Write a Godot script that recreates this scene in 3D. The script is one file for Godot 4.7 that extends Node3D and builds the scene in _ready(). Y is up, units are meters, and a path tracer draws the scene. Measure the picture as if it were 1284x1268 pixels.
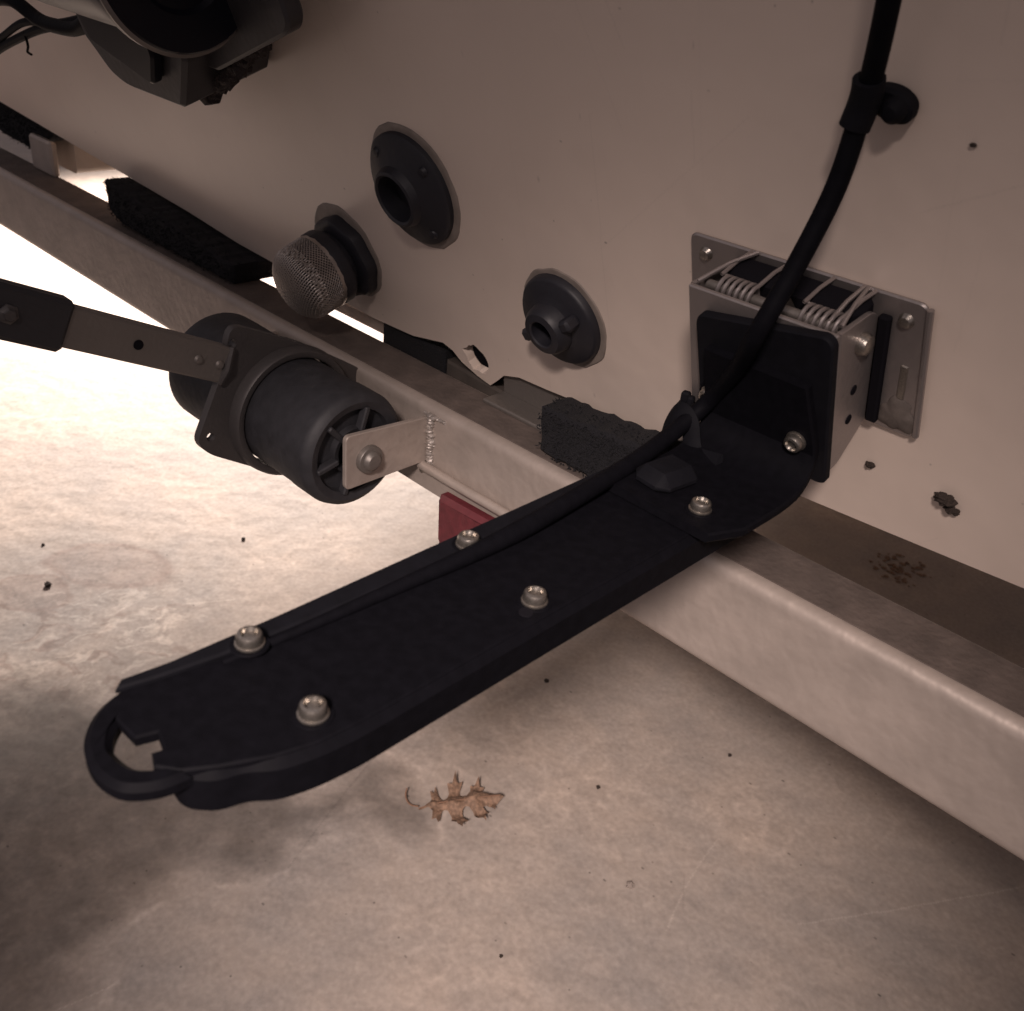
extends Node3D
# A transducer on a kick-up bracket at the transom of a boat that sits on its trailer, over a concrete floor.

const CO := 0.9396926
const SI := 0.3420201

var M := {}
var taken := {}

# ------------------------------------------------------------------ mesh helper
class MB:
	var t := PackedVector3Array()
	var mark := 0
	func tri(a: Vector3, b: Vector3, c: Vector3) -> void:
		t.append(a); t.append(b); t.append(c)
	func quad(a: Vector3, b: Vector3, c: Vector3, d: Vector3) -> void:
		tri(a, b, c); tri(a, c, d)
	func begin() -> void:
		mark = t.size()
	func done() -> void:   # turns a closed solid so that its faces look outwards
		var n := t.size()
		if n == mark: return
		var o := Vector3.ZERO
		for i in range(mark, n): o += t[i]
		o /= float(n - mark)
		var v := 0.0
		for i in range(mark, n, 3):
			v += (t[i] - o).dot((t[i + 1] - o).cross(t[i + 2] - o))
		if v < 0.0:
			for i in range(mark, n, 3):
				var s := t[i + 1]; t[i + 1] = t[i + 2]; t[i + 2] = s
	func box(x: Transform3D, size: Vector3, b := 0.0) -> MB:
		begin()
		var h := size * 0.5
		b = minf(b, minf(h.x, minf(h.y, h.z)) * 0.95)
		if b <= 0.0: b = minf(h.x, minf(h.y, h.z)) * 0.02
		var p := {}
		for sx in [-1, 1]:
			for sy in [-1, 1]:
				for sz in [-1, 1]:
					p[[sx, sy, sz, 0]] = x * Vector3(sx * h.x, sy * (h.y - b), sz * (h.z - b))
					p[[sx, sy, sz, 1]] = x * Vector3(sx * (h.x - b), sy * h.y, sz * (h.z - b))
					p[[sx, sy, sz, 2]] = x * Vector3(sx * (h.x - b), sy * (h.y - b), sz * h.z)
		var c: Vector3 = x.origin
		var out := func(q: Array) -> void:
			var m := Vector3.ZERO
			for k in q: m += k
			m /= q.size()
			var nn: Vector3 = (q[1] - q[0]).cross(q[2] - q[0])
			if nn.dot(m - c) < 0: q.reverse()
			tri(q[0], q[1], q[2])
			if q.size() == 4: tri(q[0], q[2], q[3])
		for s in [-1, 1]:
			out.call([p[[s, -1, -1, 0]], p[[s, 1, -1, 0]], p[[s, 1, 1, 0]], p[[s, -1, 1, 0]]])
			out.call([p[[-1, s, -1, 1]], p[[1, s, -1, 1]], p[[1, s, 1, 1]], p[[-1, s, 1, 1]]])
			out.call([p[[-1, -1, s, 2]], p[[1, -1, s, 2]], p[[1, 1, s, 2]], p[[-1, 1, s, 2]]])
			for r in [-1, 1]:
				out.call([p[[s, r, -1, 0]], p[[s, r, 1, 0]], p[[s, r, 1, 1]], p[[s, r, -1, 1]]])
				out.call([p[[s, -1, r, 0]], p[[s, 1, r, 0]], p[[s, 1, r, 2]], p[[s, -1, r, 2]]])
				out.call([p[[-1, s, r, 1]], p[[1, s, r, 1]], p[[1, s, r, 2]], p[[-1, s, r, 2]]])
				for q in [-1, 1]:
					out.call([p[[s, r, q, 0]], p[[s, r, q, 1]], p[[s, r, q, 2]]])
		return self
	func beam(a: Vector3, b: Vector3, up: Vector3, w: float, h: float, bev := 0.001) -> MB:
		var z := (b - a).normalized()
		var xx := up.cross(z).normalized()
		return box(Transform3D(Basis(xx, z.cross(xx), z), (a + b) * 0.5), Vector3(w, h, a.distance_to(b)), bev)
	# poly in local XY, extruded along local z from z0 to z1, chamfered by b at both ends
	func extrude(poly: PackedVector2Array, x: Transform3D, z0: float, z1: float, b := 0.0, shear := Vector3.ZERO) -> MB:
		begin()
		if Geometry2D.is_polygon_clockwise(poly):
			poly = poly.duplicate(); poly.reverse()
		var n := poly.size()
		var ins := PackedVector2Array()
		for i in n:
			var e0 := (poly[i] - poly[(i + n - 1) % n]).normalized()
			var e1 := (poly[(i + 1) % n] - poly[i]).normalized()
			var n0 := Vector2(-e0.y, e0.x); var n1 := Vector2(-e1.y, e1.x)
			var m := n0 + n1
			ins.append(poly[i] + m * (b / maxf(0.5, 1.0 + n0.dot(n1))))
		var idx := Geometry2D.triangulate_polygon(poly)
		var at := func(p: Vector2, z: float) -> Vector3: return x * (Vector3(p.x, p.y, z) + shear * ((z - z0) / (z1 - z0)))
		var lo := poly if b <= 0 else ins
		for i in range(0, idx.size(), 3):
			tri(at.call(lo[idx[i]], z1), at.call(lo[idx[i + 1]], z1), at.call(lo[idx[i + 2]], z1))
			tri(at.call(lo[idx[i]], z0), at.call(lo[idx[i + 2]], z0), at.call(lo[idx[i + 1]], z0))
		# make sure both caps wind the same way as the sides
		if idx.size() >= 3:
			var ar := (poly[idx[1]] - poly[idx[0]]).cross(poly[idx[2]] - poly[idx[0]])
			if ar < 0:
				for i in range(mark, t.size(), 3):
					var s := t[i + 1]; t[i + 1] = t[i + 2]; t[i + 2] = s
		for i in n:
			var j := (i + 1) % n
			quad(at.call(poly[i], z0 + b), at.call(poly[j], z0 + b), at.call(poly[j], z1 - b), at.call(poly[i], z1 - b))
			if b > 0:
				quad(at.call(poly[i], z1 - b), at.call(poly[j], z1 - b), at.call(ins[j], z1), at.call(ins[i], z1))
				quad(at.call(ins[i], z0), at.call(ins[j], z0), at.call(poly[j], z0 + b), at.call(poly[i], z0 + b))
		done()
		return self
	func tube(pts: Array, rad, n := 12, flat := 1.0) -> MB:
		begin()
		var rings := []
		var up := Vector3.ZERO
		for i in pts.size():
			var d: Vector3 = (pts[mini(i + 1, pts.size() - 1)] - pts[maxi(i - 1, 0)]).normalized()
			if up == Vector3.ZERO:
				up = d.cross(Vector3(0.31, 0.87, 0.21)).normalized()
			up = (up - d * up.dot(d)).normalized()
			var sd := d.cross(up)
			var r: float = rad[i] if rad is Array else rad
			var ring := []
			for k in n:
				var a := TAU * k / n
				ring.append(pts[i] + (up * cos(a) * flat + sd * sin(a)) * r)
			rings.append(ring)
		for i in rings.size() - 1:
			for k in n:
				var j := (k + 1) % n
				quad(rings[i][k], rings[i][j], rings[i + 1][j], rings[i + 1][k])
		for k in n:
			var j := (k + 1) % n
			tri(pts[0], rings[0][j], rings[0][k])
			tri(pts[-1], rings[-1][k], rings[-1][j])
		done()
		return self
	# profile of (radius, height) pairs turned about the local y axis; a closed solid when it starts and ends at radius 0
	func lathe(prof: Array, x: Transform3D, n := 32, round_fn = null) -> MB:
		begin()
		for i in prof.size() - 1:
			for k in n:
				var a := TAU * k / n; var b := TAU * (k + 1) / n
				var fa := 1.0; var fb := 1.0
				if round_fn != null: fa = round_fn.call(a); fb = round_fn.call(b)
				var p0 := x * Vector3(prof[i].x * fa * cos(a), prof[i].y, prof[i].x * fa * sin(a))
				var p1 := x * Vector3(prof[i].x * fb * cos(b), prof[i].y, prof[i].x * fb * sin(b))
				var q0 := x * Vector3(prof[i + 1].x * fa * cos(a), prof[i + 1].y, prof[i + 1].x * fa * sin(a))
				var q1 := x * Vector3(prof[i + 1].x * fb * cos(b), prof[i + 1].y, prof[i + 1].x * fb * sin(b))
				if prof[i].x > 1e-6: tri(p0, q1, p1) if prof[i + 1].x > 1e-6 else tri(p0, q0, p1)
				if prof[i + 1].x > 1e-6: tri(p0, q0, q1)
		done()
		return self
	func append_lump(o: MB) -> MB:
		t.append_array(o.t)
		return self
	func mesh(off: Vector3, mat: Material, crease := 38.0) -> ArrayMesh:
		var nn := t.size()
		var fn := PackedVector3Array(); fn.resize(nn / 3)
		var by := {}
		for i in range(0, nn, 3):
			var c := (t[i + 1] - t[i]).cross(t[i + 2] - t[i])
			fn[i / 3] = c
			for k in 3:
				var key := Vector3i((t[i + k] * 50000.0).round())
				if by.has(key): by[key].append(i / 3)
				else: by[key] = [i / 3]
		var lim := cos(deg_to_rad(crease))
		var v := PackedVector3Array(); v.resize(nn)
		var no := PackedVector3Array(); no.resize(nn)
		for i in range(0, nn, 3):
			var me := fn[i / 3].normalized()
			for k in 3:
				var key := Vector3i((t[i + k] * 50000.0).round())
				var s := Vector3.ZERO
				for f in by[key]:
					if fn[f].normalized().dot(me) > lim: s += fn[f]
				# Godot's front faces run clockwise
				var w: int = i + [0, 2, 1][k]
				v[w] = t[i + k] - off
				no[w] = s.normalized() if s.length() > 0 else me
		var arr := []; arr.resize(Mesh.ARRAY_MAX)
		arr[Mesh.ARRAY_VERTEX] = v; arr[Mesh.ARRAY_NORMAL] = no
		var m := ArrayMesh.new()
		m.add_surface_from_arrays(Mesh.PRIMITIVE_TRIANGLES, arr)
		m.surface_set_material(0, mat)
		return m

# ------------------------------------------------------------------ scene helpers
func numbered(called: String) -> String:
	if not taken.has(called):
		taken[called] = 0
		return called
	taken[called] += 1
	return "%s_%03d" % [called, taken[called]]

func thing(called: String, label: String, category: String, at: Vector3, group := "") -> Node3D:
	var o := Node3D.new()
	o.name = numbered(called); add_child(o); o.position = at
	o.set_meta("label", label); o.set_meta("category", category)
	if group: o.set_meta("group", group)
	return o

func part(called: String, mb: MB, mat: Material, parent: Node3D, label := "", crease := 38.0) -> MeshInstance3D:
	var o := MeshInstance3D.new()
	o.name = called
	var off := Vector3.ZERO
	var p: Node = parent
	while p is Node3D and p != self:
		off += p.position
		p = p.get_parent()
	o.mesh = mb.mesh(off, mat, crease)
	parent.add_child(o, true)
	if label: o.set_meta("label", label)
	return o

func single(called: String, mb: MB, mat: Material, label: String, category: String, at: Vector3, group := "", crease := 38.0) -> MeshInstance3D:
	var o := MeshInstance3D.new()
	o.name = numbered(called)
	o.mesh = mb.mesh(at, mat, crease)
	add_child(o); o.position = at
	o.set_meta("label", label); o.set_meta("category", category)
	if group: o.set_meta("group", group)
	return o

func structure(called: String, mesh: Mesh, at := Vector3.ZERO) -> MeshInstance3D:
	var o := MeshInstance3D.new()
	o.name = called; o.mesh = mesh; add_child(o); o.position = at
	o.set_meta("kind", "structure"); o.set_meta("label", called)
	return o

# a point of the raked transom: x across, u up the panel, o proud of it towards the back
func tp(x: float, u: float, o := 0.0) -> Vector3:
	return Vector3(x, 0.62 + u * CO - o * SI, u * SI + o * CO)

func tx(x := 0.0, u := 0.0, o := 0.0) -> Transform3D:      # local x across, y up the panel, z out of it
	return Transform3D(Basis(Vector3.RIGHT, Vector3(0, CO, SI), Vector3(0, -SI, CO)), tp(x, u, o))

func tl(x: float, u: float, o := 0.0) -> Transform3D:      # lathe axis (local y) out of the panel
	return Transform3D(Basis(Vector3.RIGHT, Vector3(0, -SI, CO), Vector3(0, -CO, -SI)), tp(x, u, o))

func xl(p: Vector3) -> Transform3D:                         # lathe axis along +x
	return Transform3D(Basis(Vector3(0, -1, 0), Vector3(1, 0, 0), Vector3(0, 0, 1)), p)

func yl(p: Vector3) -> Transform3D:
	return Transform3D(Basis.IDENTITY, p)

func spline(pts: Array, n := 8) -> Array:
	var out := []
	for i in pts.size() - 1:
		var a: Vector3 = pts[maxi(i - 1, 0)]; var b: Vector3 = pts[i]; var c: Vector3 = pts[i + 1]; var d: Vector3 = pts[mini(i + 2, pts.size() - 1)]
		for k in n:
			out.append(b.cubic_interpolate(c, a, d, float(k) / n))
	out.append(pts[-1])
	return out

func rounded(poly: Array, r, n := 5) -> PackedVector2Array:
	var out := PackedVector2Array()
	var m := poly.size()
	for i in m:
		var p: Vector2 = poly[i]
		var a: Vector2 = poly[(i + m - 1) % m]; var b: Vector2 = poly[(i + 1) % m]
		var rr: float = r[i] if r is Array else r
		rr = minf(rr, minf(p.distance_to(a), p.distance_to(b)) * 0.48)
		if rr <= 0.0:
			out.append(p); continue
		var s := p + (a - p).normalized() * rr
		var e := p + (b - p).normalized() * rr
		for k in n + 1:
			var f := float(k) / n
			out.append(s.lerp(p, f).lerp(p.lerp(e, f), f))
	return out

# ------------------------------------------------------------------ textures
func noise(sd: int, f: float, oct := 4, kind := FastNoiseLite.TYPE_SIMPLEX_SMOOTH) -> FastNoiseLite:
	var n := FastNoiseLite.new()
	n.seed = sd; n.frequency = f; n.noise_type = kind; n.fractal_octaves = oct
	return n

func grey_tex(sd: int, size: int, f: float, lo: float, hi: float, oct := 4, stretch := 1, tint := Color(1, 1, 1)) -> ImageTexture:
	var im := noise(sd, f, oct).get_seamless_image(size, size)
	im.convert(Image.FORMAT_L8)
	var d := im.get_data()
	var o := PackedByteArray(); o.resize(size * size * 3)
	for y in size:
		for x in size:
			var v := lo + (hi - lo) * d[y * size + (x / stretch) % size] / 255.0
			var at := (y * size + x) * 3
			o[at] = int(clampf(v * tint.r, 0, 1) * 255); o[at + 1] = int(clampf(v * tint.g, 0, 1) * 255); o[at + 2] = int(clampf(v * tint.b, 0, 1) * 255)
	return ImageTexture.create_from_image(Image.create_from_data(size, size, false, Image.FORMAT_RGB8, o))

func bump_tex(sd: int, size: int, f: float, strength: float, oct := 4) -> ImageTexture:
	var im := noise(sd, f, oct).get_seamless_image(size, size)
	im.convert(Image.FORMAT_RGBA8)
	im.bump_map_to_normal_map(strength)
	return ImageTexture.create_from_image(im)

func lin(r: float, g: float, b: float) -> Color:
	return Color(r, g, b).linear_to_srgb()

func mat(c: Color, rough: float, metal := 0.0, tex: Texture2D = null, scale := 4.0, nrm: Texture2D = null, ns := 0.3) -> StandardMaterial3D:
	var m := StandardMaterial3D.new()
	m.albedo_color = c; m.roughness = rough; m.metallic = metal
	m.uv1_triplanar = true
	m.uv1_scale = Vector3.ONE * scale
	if tex: m.albedo_texture = tex
	if nrm:
		m.normal_enabled = true; m.normal_texture = nrm; m.normal_scale = ns
	return m

func near_line(p: Vector2, a: Vector2, b: Vector2) -> float:
	return p.distance_to(Geometry2D.get_closest_point_to_segment(p, a, b))

func gelcoat_texture() -> ImageTexture:
	# faint clouding, hairline scratches, specks and thin vertical dirt runs
	var n := 1024
	var im := noise(61, 0.004, 4).get_seamless_image(n, n)
	im.convert(Image.FORMAT_L8)
	var d := im.get_data()
	for i in n * n: d[i] = 243 + int(d[i] * 0.045)
	var rng := RandomNumberGenerator.new(); rng.seed = 62
	for s in 70:
		var p := Vector2(rng.randf() * n, rng.randf() * n)
		var v := Vector2.from_angle(rng.randf() * TAU) if s % 2 else Vector2(rng.randf_range(-0.06, 0.06), 1)
		var k := rng.randf_range(0.965, 0.992)
		for j in rng.randi_range(20, 160):
			p += v
			var at := posmod(int(p.y), n) * n + posmod(int(p.x), n)
			d[at] = int(d[at] * k)
	for s in 120:
		var at := rng.randi() % (n * n)
		var k := rng.randf_range(0.55, 0.9)
		d[at] = int(d[at] * k)
		if s % 3 == 0: d[(at + 1) % (n * n)] = int(d[(at + 1) % (n * n)] * k)
	return ImageTexture.create_from_image(Image.create_from_data(n, n, false, Image.FORMAT_L8, d))

func floor_texture() -> ImageTexture:
	var n := 2048
	var side := 3.0
	var ox := -2.2; var oz := -2.0
	var big := noise(11, 0.004, 5).get_seamless_image(n, n); big.convert(Image.FORMAT_L8)
	var mid := noise(12, 0.022, 5).get_seamless_image(n, n); mid.convert(Image.FORMAT_L8)
	var fine := noise(13, 0.21, 3).get_seamless_image(n, n); fine.convert(Image.FORMAT_L8)
	var wear := noise(14, 0.045, 4, FastNoiseLite.TYPE_PERLIN); wear.fractal_type = FastNoiseLite.FRACTAL_RIDGED
	var wi := wear.get_seamless_image(n, n); wi.convert(Image.FORMAT_L8)
	var A := big.get_data(); var B := mid.get_data(); var C := fine.get_data(); var W := wi.get_data()
	var o := PackedByteArray(); o.resize(n * n * 3)
	for i in n * n:
		var a := A[i] / 255.0 - 0.5; var b := B[i] / 255.0 - 0.5; var c := C[i] / 255.0 - 0.5
		var w := clampf((W[i] / 255.0 - 0.62) * 3.0, 0.0, 1.0)
		var v := 0.82 + a * 0.11 + b * 0.065 + c * 0.065 + w * clampf(a * 2.0 + 0.3, 0, 1) * 0.10
		var warm := 0.012 * b + 0.03 * a
		o[i * 3] = int(clampf(v + warm, 0, 1) * 255)
		o[i * 3 + 1] = int(clampf(v * 0.972, 0, 1) * 255)
		o[i * 3 + 2] = int(clampf(v * 0.935 - warm, 0, 1) * 255)
	# marks that have a shape of their own: a damp patch with a scalloped edge, two tide rings, scuffs
	var nz := noise(21, 9.0, 5)
	var dp: PackedVector2Array = FLOOR_DAMP
	var put := func(x: int, y: int, k: Vector3) -> void:
		if x < 0 or y < 0 or x >= n or y >= n: return
		var i := (y * n + x) * 3
		o[i] = int(clampf(o[i] * k.x, 0, 255)); o[i + 1] = int(clampf(o[i + 1] * k.y, 0, 255)); o[i + 2] = int(clampf(o[i + 2] * k.z, 0, 255))
	for y in range(int((-0.5 - oz) / side * n), n):
		for x in range(int((-1.3 - ox) / side * n), int((0.2 - ox) / side * n)):
			var p := Vector2(ox + (x + 0.5) * side / n, oz + (y + 0.5) * side / n)
			var q := p + Vector2(nz.get_noise_2d(p.x, p.y), nz.get_noise_2d(p.x + 7.0, p.y)) * 0.045
			var ds := 9.0
			for k in dp.size(): ds = minf(ds, near_line(q, dp[k], dp[(k + 1) % dp.size()]))
			if not Geometry2D.is_point_in_polygon(q, dp): ds = -ds
			if ds > -0.02:
				var f := smoothstep(-0.012, 0.05, ds) * (0.85 + 0.3 * nz.get_noise_2d(p.x * 3.0, p.y * 3.0))
				var k := 1.0 - 0.30 * f
				put.call(x, y, Vector3(k, k * (1.0 - 0.006 * f), k * (1.0 - 0.012 * f)))
				var rim := 1.0 + 0.10 * exp(-pow((ds + 0.006) / 0.005, 2.0)) * clampf(0.5 + 2.0 * nz.get_noise_2d(p.x * 2.0, p.y * 2.0), 0, 1)
				put.call(x, y, Vector3(rim, rim, rim))
			var sc := smoothstep(0.17, 0.05, (p - Vector2(-0.66, 0.10)).rotated(0.6).length()) * smoothstep(0.08, 0.42, nz.get_noise_2d(q.x * 5.0 + 3.0, q.y * 2.2))
			if sc > 0.01: put.call(x, y, Vector3(1.0 + 0.16 * sc, 1.0 + 0.17 * sc, 1.0 + 0.17 * sc))
			var dk := smoothstep(0.20, 0.06, p.distance_to(Vector2(-0.66, 0.12))) * smoothstep(0.15, 0.5, nz.get_noise_2d(q.x * 2.0 - 9.0, q.y * 2.0))
			if dk > 0.01: put.call(x, y, Vector3(1.0 - 0.10 * dk, 1.0 - 0.13 * dk, 1.0 - 0.14 * dk))
			for r in FLOOR_RINGS:
				var e: Vector2 = (p.lerp(q, 0.35) - r[0]).rotated(0.65) / r[1]
				var l := e.length()
				if l < 1.25:
					var f2: float = exp(-pow((l - 1.0) / 0.10, 2.0)) * 0.10 + smoothstep(1.1, 0.8, l) * 0.06
					put.call(x, y, Vector3(1.0 - f2 * 0.8, 1.0 - f2 * 1.1, 1.0 - f2 * 1.2))
	# long fine scratches
	var rng := RandomNumberGenerator.new(); rng.seed = 5
	for s in 90:
		var p := Vector2(rng.randf_range(-1.4, 0.7), rng.randf_range(-1.2, 0.6))
		var d := Vector2.from_angle(rng.randf_range(0, TAU))
		var len := rng.randf_range(0.02, 0.22)
		var k := rng.randf_range(0.90, 1.10)
		var bend := rng.randf_range(-0.8, 0.8)
		for j in int(len / 0.0011):
			p += d * 0.0011; d = d.rotated(bend * 0.004)
			put.call(int((p.x - ox) / side * n), int((p.y - oz) / side * n), Vector3(k, k, k))
	var hl := Vector2(0.1386, -0.1887)
	for j in 320:      # a hairline that runs off to the right
		hl += Vector2(0.0008, -0.00131) + Vector2(nz.get_noise_2d(hl.x * 30.0, 1.0), nz.get_noise_2d(hl.y * 30.0, 5.0)) * 0.0004
		put.call(int((hl.x - ox) / side * n), int((hl.y - oz) / side * n), Vector3(1.10, 1.10, 1.10))
	for s in 800:     # pits and dark specks
		var p := Vector2(rng.randf_range(-1.4, 0.7), rng.randf_range(-1.2, 0.6))
		var k := rng.randf_range(0.55, 0.92)
		put.call(int((p.x - ox) / side * n), int((p.y - oz) / side * n), Vector3(k, k, k))
		if rng.randf() < 0.4: put.call(int((p.x - ox) / side * n) + 1, int((p.y - oz) / side * n), Vector3(k, k, k))
	return ImageTexture.create_from_image(Image.create_from_data(n, n, false, Image.FORMAT_RGB8, o))

const FLOOR_DAMP := [Vector2(-0.66, 0.20), Vector2(-0.5785, 0.1602), Vector2(-0.40, 0.10), Vector2(-0.3048, 0.05), Vector2(-0.2474, -0.0439), Vector2(-0.1843, -0.0334), Vector2(-0.1675, 0.0239), Vector2(-0.226, 0.0767), Vector2(-0.2436, 0.1468), Vector2(-0.2591, 0.2043), Vector2(-0.2554, 0.2678), Vector2(-0.21, 0.40), Vector2(-0.3, 0.6), Vector2(-0.75, 0.6)]
const FLOOR_RINGS := [[Vector2(-0.786, 0.035), Vector2(0.075, 0.05)], [Vector2(-0.785, 0.141), Vector2(0.05, 0.035)]]

func floor_mesh() -> ArrayMesh:
	var st := SurfaceTool.new(); st.begin(Mesh.PRIMITIVE_TRIANGLES)
	var c := [Vector3(-14, 0, -14), Vector3(14, 0, -14), Vector3(14, 0, 14), Vector3(-14, 0, 14)]
	for i in [0, 1, 2, 0, 2, 3]:
		var p: Vector3 = c[i]
		st.set_normal(Vector3.UP)
		st.set_uv(Vector2((p.x + 2.2) / 3.0, (p.z + 2.0) / 3.0))
		st.set_uv2(Vector2(p.x, p.z) / 0.37)
		st.add_vertex(p)
	st.generate_tangents()
	return st.commit()

# ------------------------------------------------------------------ build
func _ready() -> void:
	var cam := Camera3D.new()
	cam.name = "camera"
	cam.transform = Transform3D(Basis(Vector3(0.7077, 0.0921, -0.7004), Vector3(-0.4182, 0.8537, -0.3103), Vector3(0.5694, 0.5126, 0.6427)).orthonormalized(), Vector3(0.30, 0.78, 0.4622))
	cam.fov = 55.4
	cam.near = 0.01; cam.far = 60.0
	var att := CameraAttributesPhysical.new()
	att.frustum_focal_length = 24.0; att.frustum_focus_distance = 0.62; att.exposure_aperture = 11.0
	cam.attributes = att
	cam.fov = 55.4
	add_child(cam)
	cam.current = true

	var we := WorldEnvironment.new(); we.name = "environment"
	var e := Environment.new()
	e.background_mode = Environment.BG_COLOR
	e.background_color = lin(0.235, 0.201, 0.208)
	e.tonemap_mode = Environment.TONE_MAPPER_LINEAR
	e.tonemap_exposure = 1.0
	e.sdfgi_enabled = true; e.ssao_enabled = true; e.ssil_enabled = true
	we.environment = e
	add_child(we)

	# two unseen lamps: one low on the left floods the floor there, one behind and to the right makes the soft pool below
	var side := SpotLight3D.new(); side.name = "side_lamp"
	side.light_energy = 21.0; side.light_color = Color(1.0, 0.94, 0.905)
	side.light_size = 0.30; side.spot_angle = 38.0; side.spot_angle_attenuation = 0.35; side.spot_range = 12.0; side.spot_attenuation = 2.0
	side.shadow_enabled = true
	side.position = Vector3(-2.4, 1.15, -1.3)
	add_child(side)
	side.look_at(Vector3(-1.84, 0.0, -0.95))
	var pool := SpotLight3D.new(); pool.name = "unseen_pool_lamp"  # unseen lamp added for the floor pool, its cone shaped to it
	pool.light_energy = 7.6; pool.light_color = Color(1.0, 0.918, 0.885)
	pool.light_size = 0.14; pool.spot_angle = 11.5; pool.spot_angle_attenuation = 1.0; pool.spot_range = 12.0; pool.spot_attenuation = 2.0
	pool.shadow_enabled = true
	pool.position = Vector3(0.85, 1.75, 1.48)
	add_child(pool)
	pool.look_at(Vector3(-0.12, 0.0, -0.10))

	materials()
	var fl := structure("floor", floor_mesh())
	fl.material_override = M.floor
	boat()
	trailer()
	motor_support()
	outboard()
	transducer()
	cable()
	leaf()
	debris()

func materials() -> void:
	var fine := grey_tex(31, 256, 0.08, 0.72, 1.0, 4)
	var blotch := grey_tex(32, 512, 0.012, 0.78, 1.0, 5)
	var soft := grey_tex(33, 512, 0.006, 0.955, 1.0, 4)
	var brush := grey_tex(34, 512, 0.06, 0.70, 1.0, 4, 24)
	var rub := grey_tex(35, 512, 0.03, 0.72, 1.0, 5)
	var nf := bump_tex(41, 256, 0.12, 3.0, 3)
	var nc := bump_tex(42, 256, 0.09, 9.0, 3)
	var nb := bump_tex(43, 512, 0.02, 6.0, 5)
	var f := StandardMaterial3D.new()
	f.albedo_color = lin(0.64, 0.585, 0.555)
	f.albedo_texture = floor_texture()
	f.roughness = 0.78
	f.normal_enabled = true; f.normal_texture = bump_tex(44, 1024, 0.06, 2.0, 5); f.normal_scale = 0.4
	f.detail_enabled = true; f.detail_albedo = grey_tex(36, 512, 0.09, 0.90, 1.0, 4); f.detail_blend_mode = BaseMaterial3D.BLEND_MODE_MUL
	f.detail_uv_layer = BaseMaterial3D.DETAIL_UV_2
	M.floor = f
	M.gelcoat = mat(lin(0.80, 0.68, 0.59), 0.40, 0.0, gelcoat_texture(), 1.1, nf, 0.05)
	M.gelcoat.clearcoat_enabled = true; M.gelcoat.clearcoat = 0.45; M.gelcoat.clearcoat_roughness = 0.25
	M.sealant = mat(lin(0.33, 0.28, 0.245), 0.6, 0.0, blotch, 8.0, nf, 0.1)
	var dust := grey_tex(38, 512, 0.05, 0.80, 1.0, 5)
	M.black = mat(lin(0.0058, 0.0057, 0.0080), 0.62, 0.0, dust, 5.0, nf, 0.06)
	M.black.metallic_specular = 0.16
	M.black_matt = mat(lin(0.0075, 0.0076, 0.0108), 0.72, 0.0, dust, 3.0, nf, 0.08)
	M.black_matt.metallic_specular = 0.25
	M.fitting = mat(lin(0.017, 0.017, 0.023), 0.50, 0.0, soft, 4.0, nf, 0.08)
	M.sleeve = mat(lin(0.026, 0.025, 0.029), 0.6, 0.0, soft, 4.0, nf, 0.08)
	M.gloss = mat(lin(0.008, 0.008, 0.013), 0.34, 0.0, soft, 5.0)
	M.gloss.metallic_specular = 0.3
	M.rubber = mat(lin(0.034, 0.034, 0.040), 0.62, 0.0, rub, 4.0, nf, 0.10)
	M.carpet = mat(lin(0.013, 0.013, 0.0175), 1.0, 0.0, fine, 26.0, nc, 1.6)
	M.galv = mat(lin(0.47, 0.405, 0.36), 0.50, 0.35, grey_tex(39, 512, 0.014, 0.89, 1.0, 6), 3.0, nf, 0.12)
	M.top_shade = mat(lin(0.135, 0.106, 0.092), 0.9, 0.0, blotch, 5.0, nf, 0.2)  # brown that paints shade on the cross member's top
	M.weld = mat(lin(0.42, 0.38, 0.35), 0.5, 0.6, soft, 30.0, nf, 0.3)
	M.dull_steel = mat(lin(0.22, 0.20, 0.185), 0.5, 0.6, soft, 6.0, nf, 0.12)
	M.dark_steel = mat(lin(0.085, 0.078, 0.078), 0.48, 0.4, soft, 8.0, nf, 0.12)
	M.stainless = mat(lin(0.36, 0.325, 0.315), 0.42, 0.75, soft, 5.0, nf, 0.10)
	M.bolt = mat(lin(0.52, 0.48, 0.43), 0.28, 0.9, fine, 40.0, nf, 0.3)
	M.mesh_steel = mat(lin(0.46, 0.415, 0.385), 0.36, 0.85)
	M.grey_plastic = mat(lin(0.046, 0.043, 0.046), 0.5, 0.0, blotch, 4.0, nf, 0.08)
	M.rough_brown = mat(lin(0.055, 0.043, 0.040), 0.9, 0.0, rub, 20.0, nc, 1.0)
	M.red = mat(lin(0.155, 0.024, 0.033), 0.34, 0.0, blotch, 14.0, nf, 0.2)
	M.red.clearcoat_enabled = true
	M.grime = mat(lin(0.05, 0.035, 0.028), 0.9, 0.0, rub, 40.0, nc, 1.0)
	M.inside = mat(lin(0.010, 0.0095, 0.012), 0.95)  # near-black, paints the shade within holes and recesses
	M.inside.metallic_specular = 0.1
	M.stain = mat(lin(0.16, 0.135, 0.12), 0.7, 0.0, blotch, 20.0, nf, 0.3)
	M.brown = mat(lin(0.085, 0.07, 0.06), 0.85, 0.0, blotch, 8.0)
	M.leaf = mat(lin(0.40, 0.25, 0.165), 0.75, 0.0, grey_tex(37, 512, 0.03, 0.45, 1.0, 5), 14.0, nb, 0.5)
	M.leaf.backlight_enabled = true; M.leaf.backlight = Color(0.12, 0.07, 0.03)
	M.litter = mat(lin(0.20, 0.125, 0.085), 0.9)
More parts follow.
